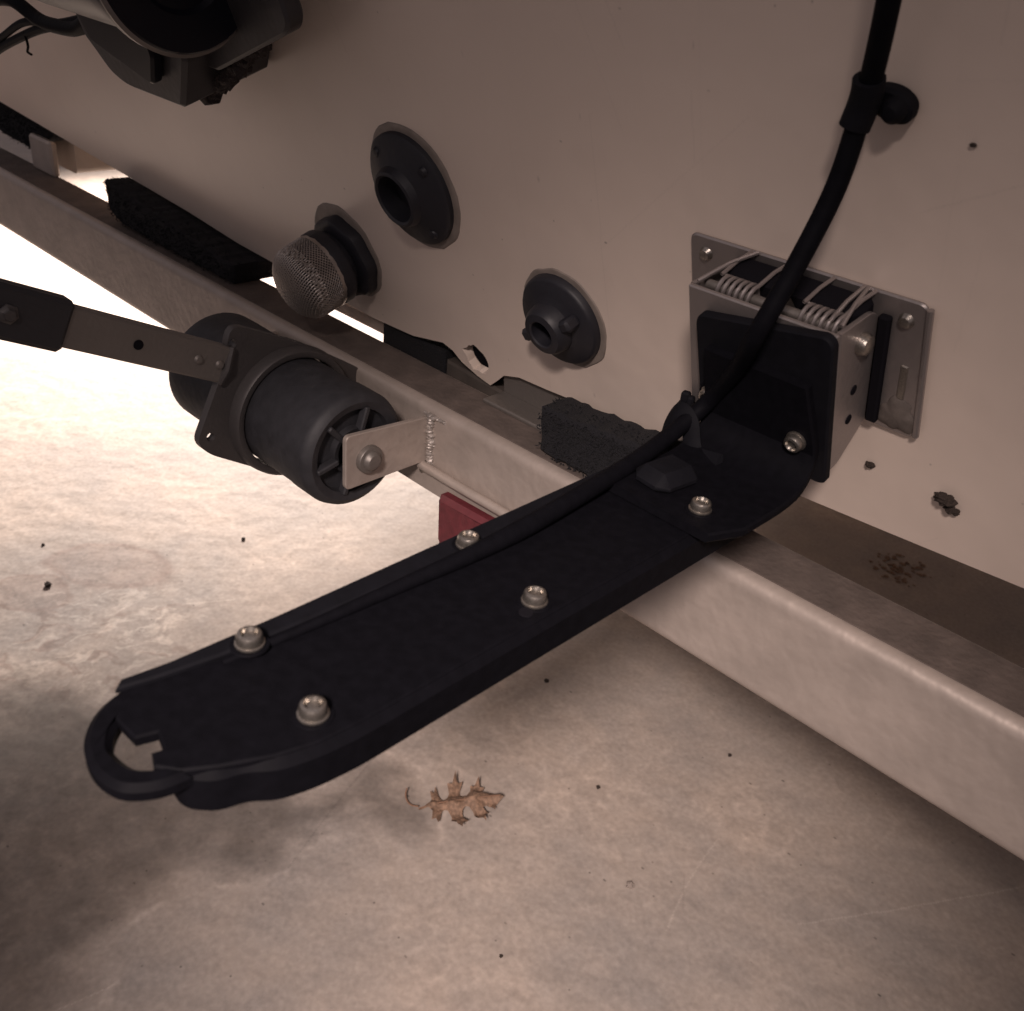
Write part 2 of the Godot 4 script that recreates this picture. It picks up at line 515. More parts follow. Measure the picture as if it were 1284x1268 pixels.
	M.leaf_vein = mat(lin(0.19, 0.105, 0.065), 0.7)

const HULL := [Vector2(-1.15, -0.092), Vector2(-0.879, -0.1152), Vector2(-0.648, -0.1347), Vector2(-0.557, -0.146), Vector2(-0.425, -0.1535), Vector2(-0.343, -0.1575), Vector2(-0.29, -0.1555), Vector2(-0.265, -0.150), Vector2(-0.249, -0.1465), Vector2(-0.238, -0.150), Vector2(-0.229, -0.1583), Vector2(-0.212, -0.1655), Vector2(-0.198, -0.1690), Vector2(-0.188, -0.160), Vector2(-0.178, -0.1503), Vector2(-0.160, -0.1445), Vector2(-0.132, -0.1433), Vector2(-0.0716, -0.139), Vector2(-0.0145, -0.1336), Vector2(0.087, -0.1299), Vector2(0.137, -0.1267), Vector2(0.22, -0.1209), Vector2(0.42, -0.106), Vector2(0.75, -0.085)]

func hull_profile(top: float, lift := 0.0, inset := 0.0) -> PackedVector2Array:
	var p := PackedVector2Array()
	for q in HULL:
		p.append(Vector2(clampf(q.x, -1.15 + inset, 0.75 - inset), q.y + lift))
	p.append(Vector2(0.78 - inset, 0.02)); p.append(Vector2(0.80 - inset, top)); p.append(Vector2(-1.20 + inset, top)); p.append(Vector2(-1.18 + inset, 0.02))
	return p

func transom_mesh() -> MB:
	# the panel with a real drain hole through it: cut in two halves that meet along the hole's centre line
	var mb := MB.new()
	var prof := hull_profile(0.30)
	var c := Vector2(-0.2085, -0.1475)
	var r := 0.0138
	var th := 0.042
	var x := tx()
	var big := 9.0
	var rim := []
	for k in 24:
		var a := TAU * k / 24
		var rr := r * (1.0 + (0.12 * sin(a * 5.0) + 0.10 * sin(a * 9.0 + 1.0)) * (0.5 - 0.5 * cos(a)) - 0.10 * maxf(0.0, -sin(a)))
		rim.append(c + Vector2(cos(a), sin(a)) * rr)
	for s in [-1.0, 1.0]:
		var half := PackedVector2Array([Vector2(c.x, -big), Vector2(c.x + s * big, -big), Vector2(c.x + s * big, big), Vector2(c.x, big)])
		var hole := PackedVector2Array(rim)
		for poly in Geometry2D.intersect_polygons(prof, half):
			for q in Geometry2D.clip_polygons(poly, hole):
				var idx := Geometry2D.triangulate_polygon(q)
				for i in range(0, idx.size(), 3):
					var a: Vector2 = q[idx[i]]; var b: Vector2 = q[idx[i + 1]]; var d: Vector2 = q[idx[i + 2]]
					if (b - a).cross(d - a) < 0:
						var sw := b; b = d; d = sw
					mb.tri(x * Vector3(a.x, a.y, 0), x * Vector3(b.x, b.y, 0), x * Vector3(d.x, d.y, 0))
					mb.tri(x * Vector3(a.x, a.y, -th), x * Vector3(d.x, d.y, -th), x * Vector3(b.x, b.y, -th))
	var n := prof.size()
	for i in n:
		var a := prof[i]; var b := prof[(i + 1) % n]
		mb.quad(x * Vector3(a.x, a.y, -th), x * Vector3(b.x, b.y, -th), x * Vector3(b.x, b.y, 0), x * Vector3(a.x, a.y, 0))
	for i in rim.size():
		var a: Vector2 = rim[i]; var b: Vector2 = rim[(i + 1) % rim.size()]
		mb.quad(x * Vector3(a.x, a.y, 0), x * Vector3(b.x, b.y, 0), x * Vector3(b.x, b.y, -th), x * Vector3(a.x, a.y, -th))
	return mb

func halo(x: float, u: float, r: float, sd: int, th := 0.0012) -> MB:
	var nz := noise(sd, 1.1, 3)
	return MB.new().lathe([Vector2(0, th), Vector2(r * 0.94, th), Vector2(r * 0.985, th * 0.7), Vector2(r, 0.0001), Vector2(0, 0.0001)], tl(x, u), 48, func(a): return 1.0 + 0.045 * nz.get_noise_2d(cos(a) * 1.5, sin(a) * 1.5) + 0.03 * maxf(0.0, -sin(a)))

func boat() -> void:
	var b := thing("boat", "beige gelcoat boat stern with raked transom resting on the trailer", "boat", tp(-0.2, -0.169))
	part("transom", transom_mesh(), M.gelcoat, b, "", 25.0)
	var hp := hull_profile(0.30, 0.004, 0.004)
	var mb := MB.new()
	# the hull runs forward from the transom's inner face
	var hb := Transform3D(Basis(Vector3.RIGHT, Vector3(0, CO, SI), Vector3(0, 0, -1)), tp(0, 0, -0.0425))
	mb.extrude(hp, hb, 0.0, 2.6)
	part("hull", mb, M.gelcoat, b, "", 30.0)
	# two black through-hull fittings
	var f := part("thru_hull_fitting", MB.new().lathe([Vector2(0.0, 0.004), Vector2(0.0165, 0.004), Vector2(0.0170, 0.019), Vector2(0.0185, 0.0205), Vector2(0.0205, 0.0195), Vector2(0.0225, 0.014), Vector2(0.030, 0.010), Vector2(0.039, 0.0065), Vector2(0.0415, 0.0045), Vector2(0.042, 0.001), Vector2(0, 0.001)], tl(-0.237, -0.006), 48, func(a): return 1.0 + 0.02 * exp(-pow((a - 4.0) / 0.16, 2.0))), M.fitting, b, "larger black thru-hull fitting upper of the two")
	part("sealant", halo(-0.236, -0.0065, 0.0465, 3), M.sealant, f)
	for a in [0.7, 2.3, 3.9, 5.4]:
		part("screw", MB.new().lathe([Vector2(0, 0.0105), Vector2(0.003, 0.0100), Vector2(0.0042, 0.0075), Vector2(0, 0.0072)], tl(-0.237 + 0.034 * cos(a), -0.006 + 0.034 * sin(a)), 14), M.fitting, f)
	var g := part("thru_hull_fitting", MB.new().lathe([Vector2(0, 0.003), Vector2(0.0088, 0.003), Vector2(0.0092, 0.0225), Vector2(0.0102, 0.0235), Vector2(0.0150, 0.0225), Vector2(0.0175, 0.019), Vector2(0.0185, 0.012), Vector2(0.0235, 0.0095), Vector2(0.0315, 0.0075), Vector2(0.0335, 0.005), Vector2(0.034, 0.001), Vector2(0, 0.001)], tl(-0.1015, -0.0675), 48), M.fitting, b, "smaller black thru-hull fitting with a small bore")
	part("sealant", halo(-0.1005, -0.0680, 0.0375, 5), M.sealant, g)
	for s in [-1, 1]:
		part("lug", MB.new().box(tx(-0.1015, -0.0675) * Transform3D(Basis(Vector3(0, 0, 1), 0.5), Vector3(0, 0, 0.014)) * Transform3D(Basis.IDENTITY, Vector3(s * 0.0215, 0, 0)), Vector3(0.010, 0.009, 0.012), 0.002), M.fitting, g)
	# strainer
	var s := part("intake_strainer", MB.new().lathe([Vector2(0, 0.013), Vector2(0.0300, 0.013), Vector2(0.0345, 0.0105), Vector2(0.0355, 0.007), Vector2(0.0355, 0.001), Vector2(0, 0.001)], tl(-0.350, -0.094), 40, func(a): return 1.0 + 0.03 * cos(a * 8.0)), M.fitting, b, "domed metal mesh strainer")
	part("collar", MB.new().lathe([Vector2(0.022, 0.0125), Vector2(0.027, 0.0135), Vector2(0.0275, 0.018), Vector2(0.0315, 0.019), Vector2(0.0325, 0.0215), Vector2(0.0325, 0.030), Vector2(0.0310, 0.032), Vector2(0.020, 0.032), Vector2(0.020, 0.0125)], tl(-0.352, -0.095), 40, func(a): return 1.0 + 0.012 * cos(a * 16.0)), M.fitting, s)
	part("mesh_dome", strainer_mesh(), M.mesh_steel, s)
	part("strainer_core", MB.new().lathe([Vector2(0, 0.030), Vector2(0.0275, 0.030), Vector2(0.0275, 0.052), Vector2(0.021, 0.062), Vector2(0, 0.065)], tl(-0.352, -0.095), 28), M.inside, s)
	part("sealant", halo(-0.352, -0.092, 0.042, 8, 0.0010), M.sealant, s)
	part("hole_shade_disc", MB.new().lathe([Vector2(0, -0.0055), Vector2(0.0080, -0.0055), Vector2(0.0112, -0.0070), Vector2(0.0112, -0.024), Vector2(0, -0.024)], tl(-0.2085, -0.1475), 20), M.inside, b)  # near-black disc painting the shade within the drain hole
	# blobs of old sealant in screw holes
	var rng := RandomNumberGenerator.new(); rng.seed = 4
	for spot in [[0.1709, -0.0819, 0.0058], [0.1755, -0.0875, 0.0040], [0.1272, -0.0806, 0.0028], [0.150, 0.1090, 0.0014]]:
		part("sealant_blob", lump(tp(spot[0], spot[1], 0.0005), spot[2], rng.randi() % 100, 0.6, 14, 0.45), M.grime, b)


func lump(c: Vector3, r: float, sd: int, flat := 0.7, n := 10, amp := 0.7) -> MB:
	var mb := MB.new(); mb.begin()
	var nz := noise(sd, 1.0, 3)
	var pt := func(i: int, k: int) -> Vector3:
		var th := PI * i / n; var ph := TAU * (k % (2 * n)) / (2 * n)
		var d := Vector3(sin(th) * cos(ph), cos(th), sin(th) * sin(ph))
		var s := 1.0 + amp * nz.get_noise_3dv(d * 1.6)
		return c + Vector3(d.x, d.y * flat, d.z) * r * s
	for i in n:
		for k in 2 * n:
			var a: Vector3 = pt.call(i, k); var b: Vector3 = pt.call(i, k + 1); var q: Vector3 = pt.call(i + 1, k + 1); var p: Vector3 = pt.call(i + 1, k)
			if i > 0: mb.tri(a, b, q)
			if i < n - 1: mb.tri(a, q, p)
	mb.done()
	return mb

func strainer_mesh() -> MB:
	# perforated sheet: a woven grid of flat wires over a domed cup
	var mb := MB.new()
	var x := tl(-0.352, -0.095)
	var at := func(s: float, a: float, lift: float) -> Vector3:    # s runs 0..1 from the collar to the crown
		var r: float; var h: float
		if s < 0.45:
			r = 0.0312; h = 0.031 + s / 0.45 * 0.016
		else:
			var q := (s - 0.45) / 0.55 * PI * 0.5
			r = 0.0312 * pow(cos(q), 0.62); h = 0.047 + 0.020 * sin(q)
		return x * Vector3((r + lift) * cos(a), h + lift * 0.5, (r + lift) * sin(a))
	# the wall: two sets of slanting wires
	var turns := 60
	for k in turns:
		for dir in [-1.0, 1.0]:
			var pts := []
			for i in 9:
				var sv := i / 8.0 * 0.60
				var wob: float = 0.00022 * (1.0 if (i + k) % 2 == 0 else -1.0) * dir
				pts.append(at.call(sv, TAU * k / turns + dir * sv * 1.35, wob))
			mb.tube(pts, 0.00052, 5)
	# the crown: a square weave pressed into the dome
	var R := 0.0312
	var step := 0.0019
	for dirn in 2:
		for k in range(-16, 17):
			var c := k * step
			if absf(c) > R * 0.985: continue
			var half := sqrt(R * R * 0.9985 - c * c)
			var pts := []
			var m := maxi(4, int(half / 0.0016))
			for i in m + 1:
				var w := lerpf(-half, half, float(i) / m)
				var p := Vector2(c, w) if dirn == 0 else Vector2(w, c)
				p = p.rotated(0.6)
				var q := acos(clampf(pow(p.length() / R, 1.0 / 0.62), 0.0, 1.0))
				pts.append(x * Vector3(p.x, 0.047 + 0.020 * sin(q) + (0.0002 if (i + k + dirn) % 2 == 0 else -0.0002), p.y))
			mb.tube(pts, 0.00052, 5)
	mb.lathe([Vector2(0.0285, 0.030), Vector2(0.0322, 0.030), Vector2(0.0322, 0.0335), Vector2(0.0285, 0.0335), Vector2(0.0285, 0.030)], x, 36)
	return mb

func rect_tube(a: Vector3, b: Vector3, w: float, h: float, r: float, up := Vector3.UP) -> MB:
	var z := (b - a).normalized()
	var xx := up.cross(z).normalized()
	var p := rounded([Vector2(-w / 2, -h / 2), Vector2(w / 2, -h / 2), Vector2(w / 2, h / 2), Vector2(-w / 2, h / 2)], r, 4)
	return MB.new().extrude(p, Transform3D(Basis(xx, z.cross(xx), z), a), 0.0, a.distance_to(b), 0.0)

func trailer() -> void:
	var t := thing("boat_trailer", "galvanised boat trailer frame with carpeted bunks under the hull", "trailer", Vector3(-0.2, 0.378, -0.026))
	# rear cross member, a 3 by 2 inch tube with rolled corners
	part("cross_member", rect_tube(Vector3(-1.55, 0.4175, -0.0265), Vector3(1.15, 0.4175, -0.0265), 0.057, 0.079, 0.009), M.galv, t)
	part("top_shade_sheet", MB.new().box(Transform3D(Basis.IDENTITY, Vector3(-0.2, 0.4573, -0.0275)), Vector3(2.68, 0.0006, 0.041), 0.0002), M.top_shade, t, "thin brown sheet painting shade on top of the cross member")  # thin sheet whose brown stands in for the dim top face
	# side rail that runs forward over the cross member
	part("side_rail", rect_tube(Vector3(-0.998, 0.4825, -0.070), Vector3(-0.998, 0.4825, -2.6), 0.06, 0.045, 0.008), M.galv, t)
	part("bunk_post", MB.new().box(Transform3D(Basis.IDENTITY, Vector3(-1.0, 0.479, -0.0450)), Vector3(0.062, 0.043, 0.010), 0.003), M.galv, t)
	# carpeted bunks, their ragged ends showing behind the hull
	bunk(t, [Vector2(-0.772, 0.4990), Vector2(-0.768, 0.470), Vector2(-0.745, 0.4605), Vector2(-0.60, 0.4588), Vector2(-0.517, 0.4588), Vector2(-0.512, 0.4770), Vector2(-0.64, 0.4870)], -0.018, 1)
	bunk(t, [Vector2(-0.1010, 0.4860), Vector2(-0.0985, 0.4592), Vector2(0.058, 0.4592), Vector2(0.058, 0.494)], -0.012, 2)
	bunk(t, [Vector2(-1.22, 0.524), Vector2(-1.21, 0.486), Vector2(-1.139, 0.4795), Vector2(-1.040, 0.4755), Vector2(-1.036, 0.489), Vector2(-0.980, 0.501), Vector2(-0.972, 0.507)], -0.050, 3)
	part("keel_pad", MB.new().extrude(PackedVector2Array([Vector2(-0.338, 0.4400), Vector2(-0.255, 0.4400), Vector2(-0.255, 0.470), Vector2(-0.338, 0.4705)]), Transform3D.IDENTITY, -0.5, -0.0585, 0.002), M.carpet, t)
	part("shade_fill_block", MB.new().extrude(PackedVector2Array([Vector2(-0.2545, 0.4300), Vector2(-0.165, 0.4300), Vector2(-0.165, 0.458), Vector2(-0.2545, 0.463)]), Transform3D.IDENTITY, -0.5, -0.0600, 0.002), M.brown, t)  # brown filler that paints the deep shade between hull and cross member
	part("keel_bracket", MB.new().box(Transform3D(Basis.IDENTITY, Vector3(-0.386, 0.4610, -0.070)), Vector3(0.094, 0.014, 0.012), 0.002), M.galv, t)
	part("keel_bracket", MB.new().box(Transform3D(Basis(Vector3.RIGHT, 0.15), Vector3(-0.142, 0.470, -0.060)), Vector3(0.085, 0.030, 0.004), 0.001).box(Transform3D(Basis.IDENTITY, Vector3(-0.142, 0.4592, -0.048)), Vector3(0.085, 0.0035, 0.024), 0.001), M.dull_steel, t)
	# roller on its two tabs
	var ax := Vector3(-0.21, 0.434, 0.068)
	for k in 2:
		var xx := -0.205 if k == 0 else -0.414
		var tab := rounded([Vector2(-0.0005, 0.409), Vector2(0.083, 0.4085), Vector2(0.083, 0.4537), Vector2(-0.0005, 0.4475)], [0.0, 0.005, 0.005, 0.0])
		var br := part("roller_tab", MB.new().extrude(tab, Transform3D(Basis(Vector3(0, 0, 1), Vector3.UP, Vector3(-1, 0, 0)), Vector3(xx, 0, 0)), -0.0022, 0.0022, 0.0006), M.galv, t)
		if k == 0:
			part("bolt", MB.new().lathe([Vector2(0, 0.0115), Vector2(0.0055, 0.0108), Vector2(0.0075, 0.0085), Vector2(0.0078, 0.0070), Vector2(0.0105, 0.0065), Vector2(0.0112, 0.0055), Vector2(0.0112, 0.0022), Vector2(0, 0.0022)], xl(Vector3(xx, 0.4300, 0.0625)), 24), M.dull_steel, br)
			var w := MB.new()
			var rng := RandomNumberGenerator.new(); rng.seed = 9
			for i in 15:
				w.append_lump(lump(Vector3(xx + 0.0045 + rng.randf_range(-0.001, 0.0015), 0.409 + i * 0.0027, 0.0025), rng.randf_range(0.0030, 0.0044), i, 0.6, 7, 0.35))
			for i in 7:
				w.append_lump(lump(Vector3(xx - 0.003 + i * 0.0035, 0.4492, 0.0015 - absf(i - 3) * 0.0006), rng.randf_range(0.0032, 0.0050), 40 + i, 0.5, 7, 0.35))
			part("weld_bead", w, M.weld, br)
	var ro := part("keel_roller", MB.new().lathe(roller_profile(), xl(Vector3(-0.2095, ax.y, ax.z)), 56), M.rubber, t)
	for k in 6:
		var a := TAU * k / 6.0 + 0.3
		part("rib", MB.new().box(Transform3D(Basis(Vector3.RIGHT, -a), Vector3(-0.2125, ax.y, ax.z)) * Transform3D(Basis.IDENTITY, Vector3(0, 0.026, 0)), Vector3(0.0075, 0.019, 0.0045), 0.001), M.rubber, ro)
	# marker lamp on the back of the cross member
	var ml := part("marker_light", MB.new().extrude(rounded([Vector2(-0.262, 0.3835), Vector2(-0.092, 0.3835), Vector2(-0.092, 0.4065), Vector2(-0.262, 0.4065)], 0.006), Transform3D.IDENTITY, 0.0003, 0.0045, 0.001), M.galv, t, "red marker light on a long metal strip")
	part("lens", red_lens(), M.red, ml)
	part("lens_rim", MB.new().tube(spline([Vector3(-0.205, 0.4060, 0.007), Vector3(-0.155, 0.4065, 0.0075), Vector3(-0.100, 0.4065, 0.007), Vector3(-0.0945, 0.4000, 0.007), Vector3(-0.0955, 0.3850, 0.007)], 6), 0.0040, 10), M.galv, ml)
	part("screw", MB.new().lathe([Vector2(0, 0.0025), Vector2(0.002, 0.002), Vector2(0.003, 0), Vector2(0, 0)], Transform3D(Basis(Vector3.RIGHT, Vector3(0, 0, 1), Vector3(0, -1, 0)), Vector3(-0.206, 0.400, 0.0045)), 12), M.bolt, ml)
	# unseen red box, added to bounce red onto the hull and cross member
	var tl2 := part("red_bounce_box", MB.new().box(Transform3D(Basis.IDENTITY, Vector3(-1.42, 0.415, 0.03)), Vector3(0.22, 0.085, 0.05), 0.01), M.red, t)
	tl2.set_meta("label", "unseen red box added at the end of the cross member for red bounce")

func red_lens() -> MB:
	# a wedge of red plastic that hangs below the strip
	var mb := MB.new()
	var p := rounded([Vector2(-0.172, 0.3975), Vector2(-0.100, 0.4005), Vector2(-0.100, 0.380), Vector2(-0.127, 0.354), Vector2(-0.157, 0.343), Vector2(-0.171, 0.356)], [0.003, 0.004, 0.006, 0.008, 0.008, 0.006])
	mb.extrude(p, Transform3D.IDENTITY, 0.0046, 0.019, 0.004)
	return mb

func roller_profile() -> Array:
	var L := 0.196
	var p := [Vector2(0.0, -0.012), Vector2(0.014, -0.012), Vector2(0.0145, -0.003), Vector2(0.0185, -0.002), Vector2(0.019, -0.008), Vector2(0.033, -0.008), Vector2(0.034, -0.002), Vector2(0.040, 0.0), Vector2(0.0445, -0.003), Vector2(0.0462, -0.008), Vector2(0.0462, -0.030), Vector2(0.0455, -0.034), Vector2(0.0455, -0.088), Vector2(0.046, -0.100), Vector2(0.0480, -L + 0.02), Vector2(0.0480, -L + 0.006), Vector2(0.044, -L), Vector2(0.0, -L)]
	return p

func bunk(t: Node3D, front: Array, z: float, sd: int) -> void:
	# board wrapped in carpet: its end is ragged, the pile makes the outline fuzzy
	var nz := noise(50 + sd, 60.0, 3)
	var poly := PackedVector2Array()
	for i in front.size():
		var a: Vector2 = front[i]; var b: Vector2 = front[(i + 1) % front.size()]
		var k := maxi(2, int(a.distance_to(b) / 0.004))
		for j in k:
			var p := a.lerp(b, float(j) / k)
			poly.append(p + Vector2(nz.get_noise_2d(p.x, p.y), 0.6 * nz.get_noise_2d(p.x + 3.0, p.y)) * 0.0032)
	part("bunk_board", MB.new().extrude(poly, Transform3D.IDENTITY, -2.4, z, 0.003), M.carpet, t)
	# the carpet is folded over the end of the board: a thicker, ragged pad with pile standing off it
	var lo := Vector2(9, 9); var hi := Vector2(-9, -9)
	for q in front:
		lo = lo.min(q); hi = hi.max(q)
	var fold := PackedVector2Array()
	for p in poly: fold.append(Vector2(p.x, p.y + (0.009 if sd == 2 else 0.002) * smoothstep(lo.y + 0.004, hi.y, p.y)))
	var brd := b_last(t)
	part("carpet_fold", MB.new().extrude(fold, Transform3D.IDENTITY, z - 0.030, z + 0.003, 0.003), M.carpet, brd)
	var rng := RandomNumberGenerator.new(); rng.seed = 70 + sd
	var pile := MB.new()
	var made := 0
	while made < 1500:
		var p := Vector2(rng.randf_range(lo.x, hi.x), rng.randf_range(lo.y, hi.y + 0.011))
		if not Geometry2D.is_point_in_polygon(p, fold): continue
		made += 1
		var edge := made % 3 == 0
		var c := Vector3(p.x, p.y, z + 0.003)
		var d := Vector3(rng.randf_range(-1, 1), rng.randf_range(-1, 1), rng.randf_range(0.2, 1.2)).normalized()
		if edge:
			var q: Vector2 = fold[rng.randi() % fold.size()]
			c = Vector3(q.x, q.y, z - rng.randf() * 0.02)
			d = Vector3(rng.randf_range(-1, 1), rng.randf_range(-0.3, 1), rng.randf_range(-0.2, 0.8)).normalized()
		var sdv := d.cross(Vector3(0.3, 0.2, 0.9)).normalized() * 0.0006
		var up := d.cross(sdv).normalized() * 0.0006
		var tip := c + d * rng.randf_range(0.0015, 0.0035)
		pile.tri(c + sdv, c - sdv, tip); pile.tri(c + up, c - up, tip)
	var pl := part("carpet_pile", pile, M.carpet, brd, "", 5.0)
	pl.set_meta("kind", "stuff")

func b_last(t: Node3D) -> Node3D:
	return t.get_child(t.get_child_count() - 1)

func motor_support() -> void:
	var xc := -0.300
	var c := Vector2(0.068, 0.434)      # (z, y)
	var o := thing("motor_support_bar", "dark steel motor support bar clamped round the keel roller", "support bar", Vector3(xc, 0.40, 0.068))
	var fl := Transform3D(Basis(Vector3(0, 0, 1), Vector3.UP, Vector3(-1, 0, 0)), Vector3(xc, 0, 0))
	# collar plate: a rhombus with rounded corners, built of two halves round the bore
	var corners := [c + Vector2(0.048, 0.082), c + Vector2(0.056, 0.048), c + Vector2(0.082, -0.006), c + Vector2(0.072, -0.018), c + Vector2(0.014, -0.054), c + Vector2(-0.048, -0.088), c + Vector2(-0.060, -0.058), c + Vector2(-0.082, 0.006), c + Vector2(-0.072, 0.018), c + Vector2(-0.014, 0.054)]
	var outline := rounded(corners, [0.012, 0.010, 0.010, 0.008, 0.02, 0.012, 0.01, 0.01, 0.008, 0.02], 4)
	var bore := PackedVector2Array()
	for k in 40: bore.append(c + Vector2.from_angle(TAU * k / 40) * 0.0468)
	var holes := []
	for hc in [c + Vector2(0.0475, 0.0665), c + Vector2(0.0700, -0.0035), c + Vector2(-0.0475, -0.0665), c + Vector2(-0.070, 0.0035)]:
		var h := PackedVector2Array()
		for k in 14: h.append(hc + Vector2.from_angle(TAU * k / 14) * 0.0036)
		holes.append(h)
	var mb := MB.new()
	for s in [-1.0, 1.0]:
		var half := PackedVector2Array([c + Vector2(0, -1), c + Vector2(s, -1), c + Vector2(s, 1), c + Vector2(0, 1)])
		for p in Geometry2D.intersect_polygons(outline, half):
			for q in Geometry2D.clip_polygons(p, bore):
				# cut each half again through the small holes so that no polygon has a hole inside
				var cells := [q]
				for h in holes:
					var nxt := []
					for cell in cells:
						var mid := Vector2.ZERO
						for v in h: mid += v
						mid /= h.size()
						if not Geometry2D.is_point_in_polygon(mid, cell):
							nxt.append(cell); continue
						for s2 in [-1.0, 1.0]:
							var hb := PackedVector2Array([mid + Vector2(-1, 0), mid + Vector2(-1, s2), mid + Vector2(1, s2), mid + Vector2(1, 0)])
							for w in Geometry2D.intersect_polygons(cell, hb):
								for w2 in Geometry2D.clip_polygons(w, h): nxt.append(w2)
					cells = nxt
				for cell in cells: mb.extrude(cell, fl, -0.0035, 0.0035, 0.0)
	part("collar_plate", mb, M.dark_steel, o)
	part("collar_ring", MB.new().lathe([Vector2(0.0470, 0.003), Vector2(0.0545, 0.003), Vector2(0.0545, 0.005), Vector2(0.0535, 0.0115), Vector2(0.0520, 0.0135), Vector2(0.0485, 0.0135), Vector2(0.0470, 0.0125), Vector2(0.0470, 0.003)], xl(Vector3(xc, c.y, c.x)), 48), M.dark_steel, o)
	# the arm, pitched up towards the motor
	var a0 := Vector3(xc + 0.001, 0.4858, 0.1230)
	var dir := Vector3(0, 0.43, 0.903).normalized()
	var up := Vector3(0, dir.z, -dir.y)
	part("arm", MB.new().beam(a0, a0 + dir * 0.195, up, 0.0125, 0.0275, 0.0015), M.dull_steel, o)
	part("sleeve", MB.new().beam(a0 + dir * 0.121, a0 + dir * 0.52, up, 0.018, 0.0345, 0.003), M.sleeve, o)
	for d in [0.0065, 0.0245]:
		part("rivet", MB.new().lathe([Vector2(0, 0.0022), Vector2(0.0025, 0.0018), Vector2(0.0036, 0), Vector2(0, 0)], xl(a0 + dir * d + Vector3(0.0064, 0, 0)), 14), M.dull_steel, o)
	part("pin_hole", MB.new().lathe([Vector2(0, 0.0006), Vector2(0.0034, 0.0006), Vector2(0.0036, 0), Vector2(0, 0)], xl(a0 + dir * 0.072 + Vector3(0.0063, 0, 0)), 16), M.inside, o)
	part("sleeve_bolt", MB.new().lathe([Vector2(0, 0.004), Vector2(0.0035, 0.004), Vector2(0.0045, 0.002), Vector2(0.0065, 0.001), Vector2(0.0065, 0), Vector2(0, 0)], xl(a0 + dir * 0.160 + Vector3(0.0092, 0, 0)), 6), M.dark_steel, o)
	part("weld_bead", MB.new().tube([a0 + up * 0.014 + Vector3(0.004, 0, 0), a0 - up * 0.002 + Vector3(0.0075, 0, 0), a0 - up * 0.014 + Vector3(0.004, 0, 0)], 0.003, 8), M.dark_steel, o)

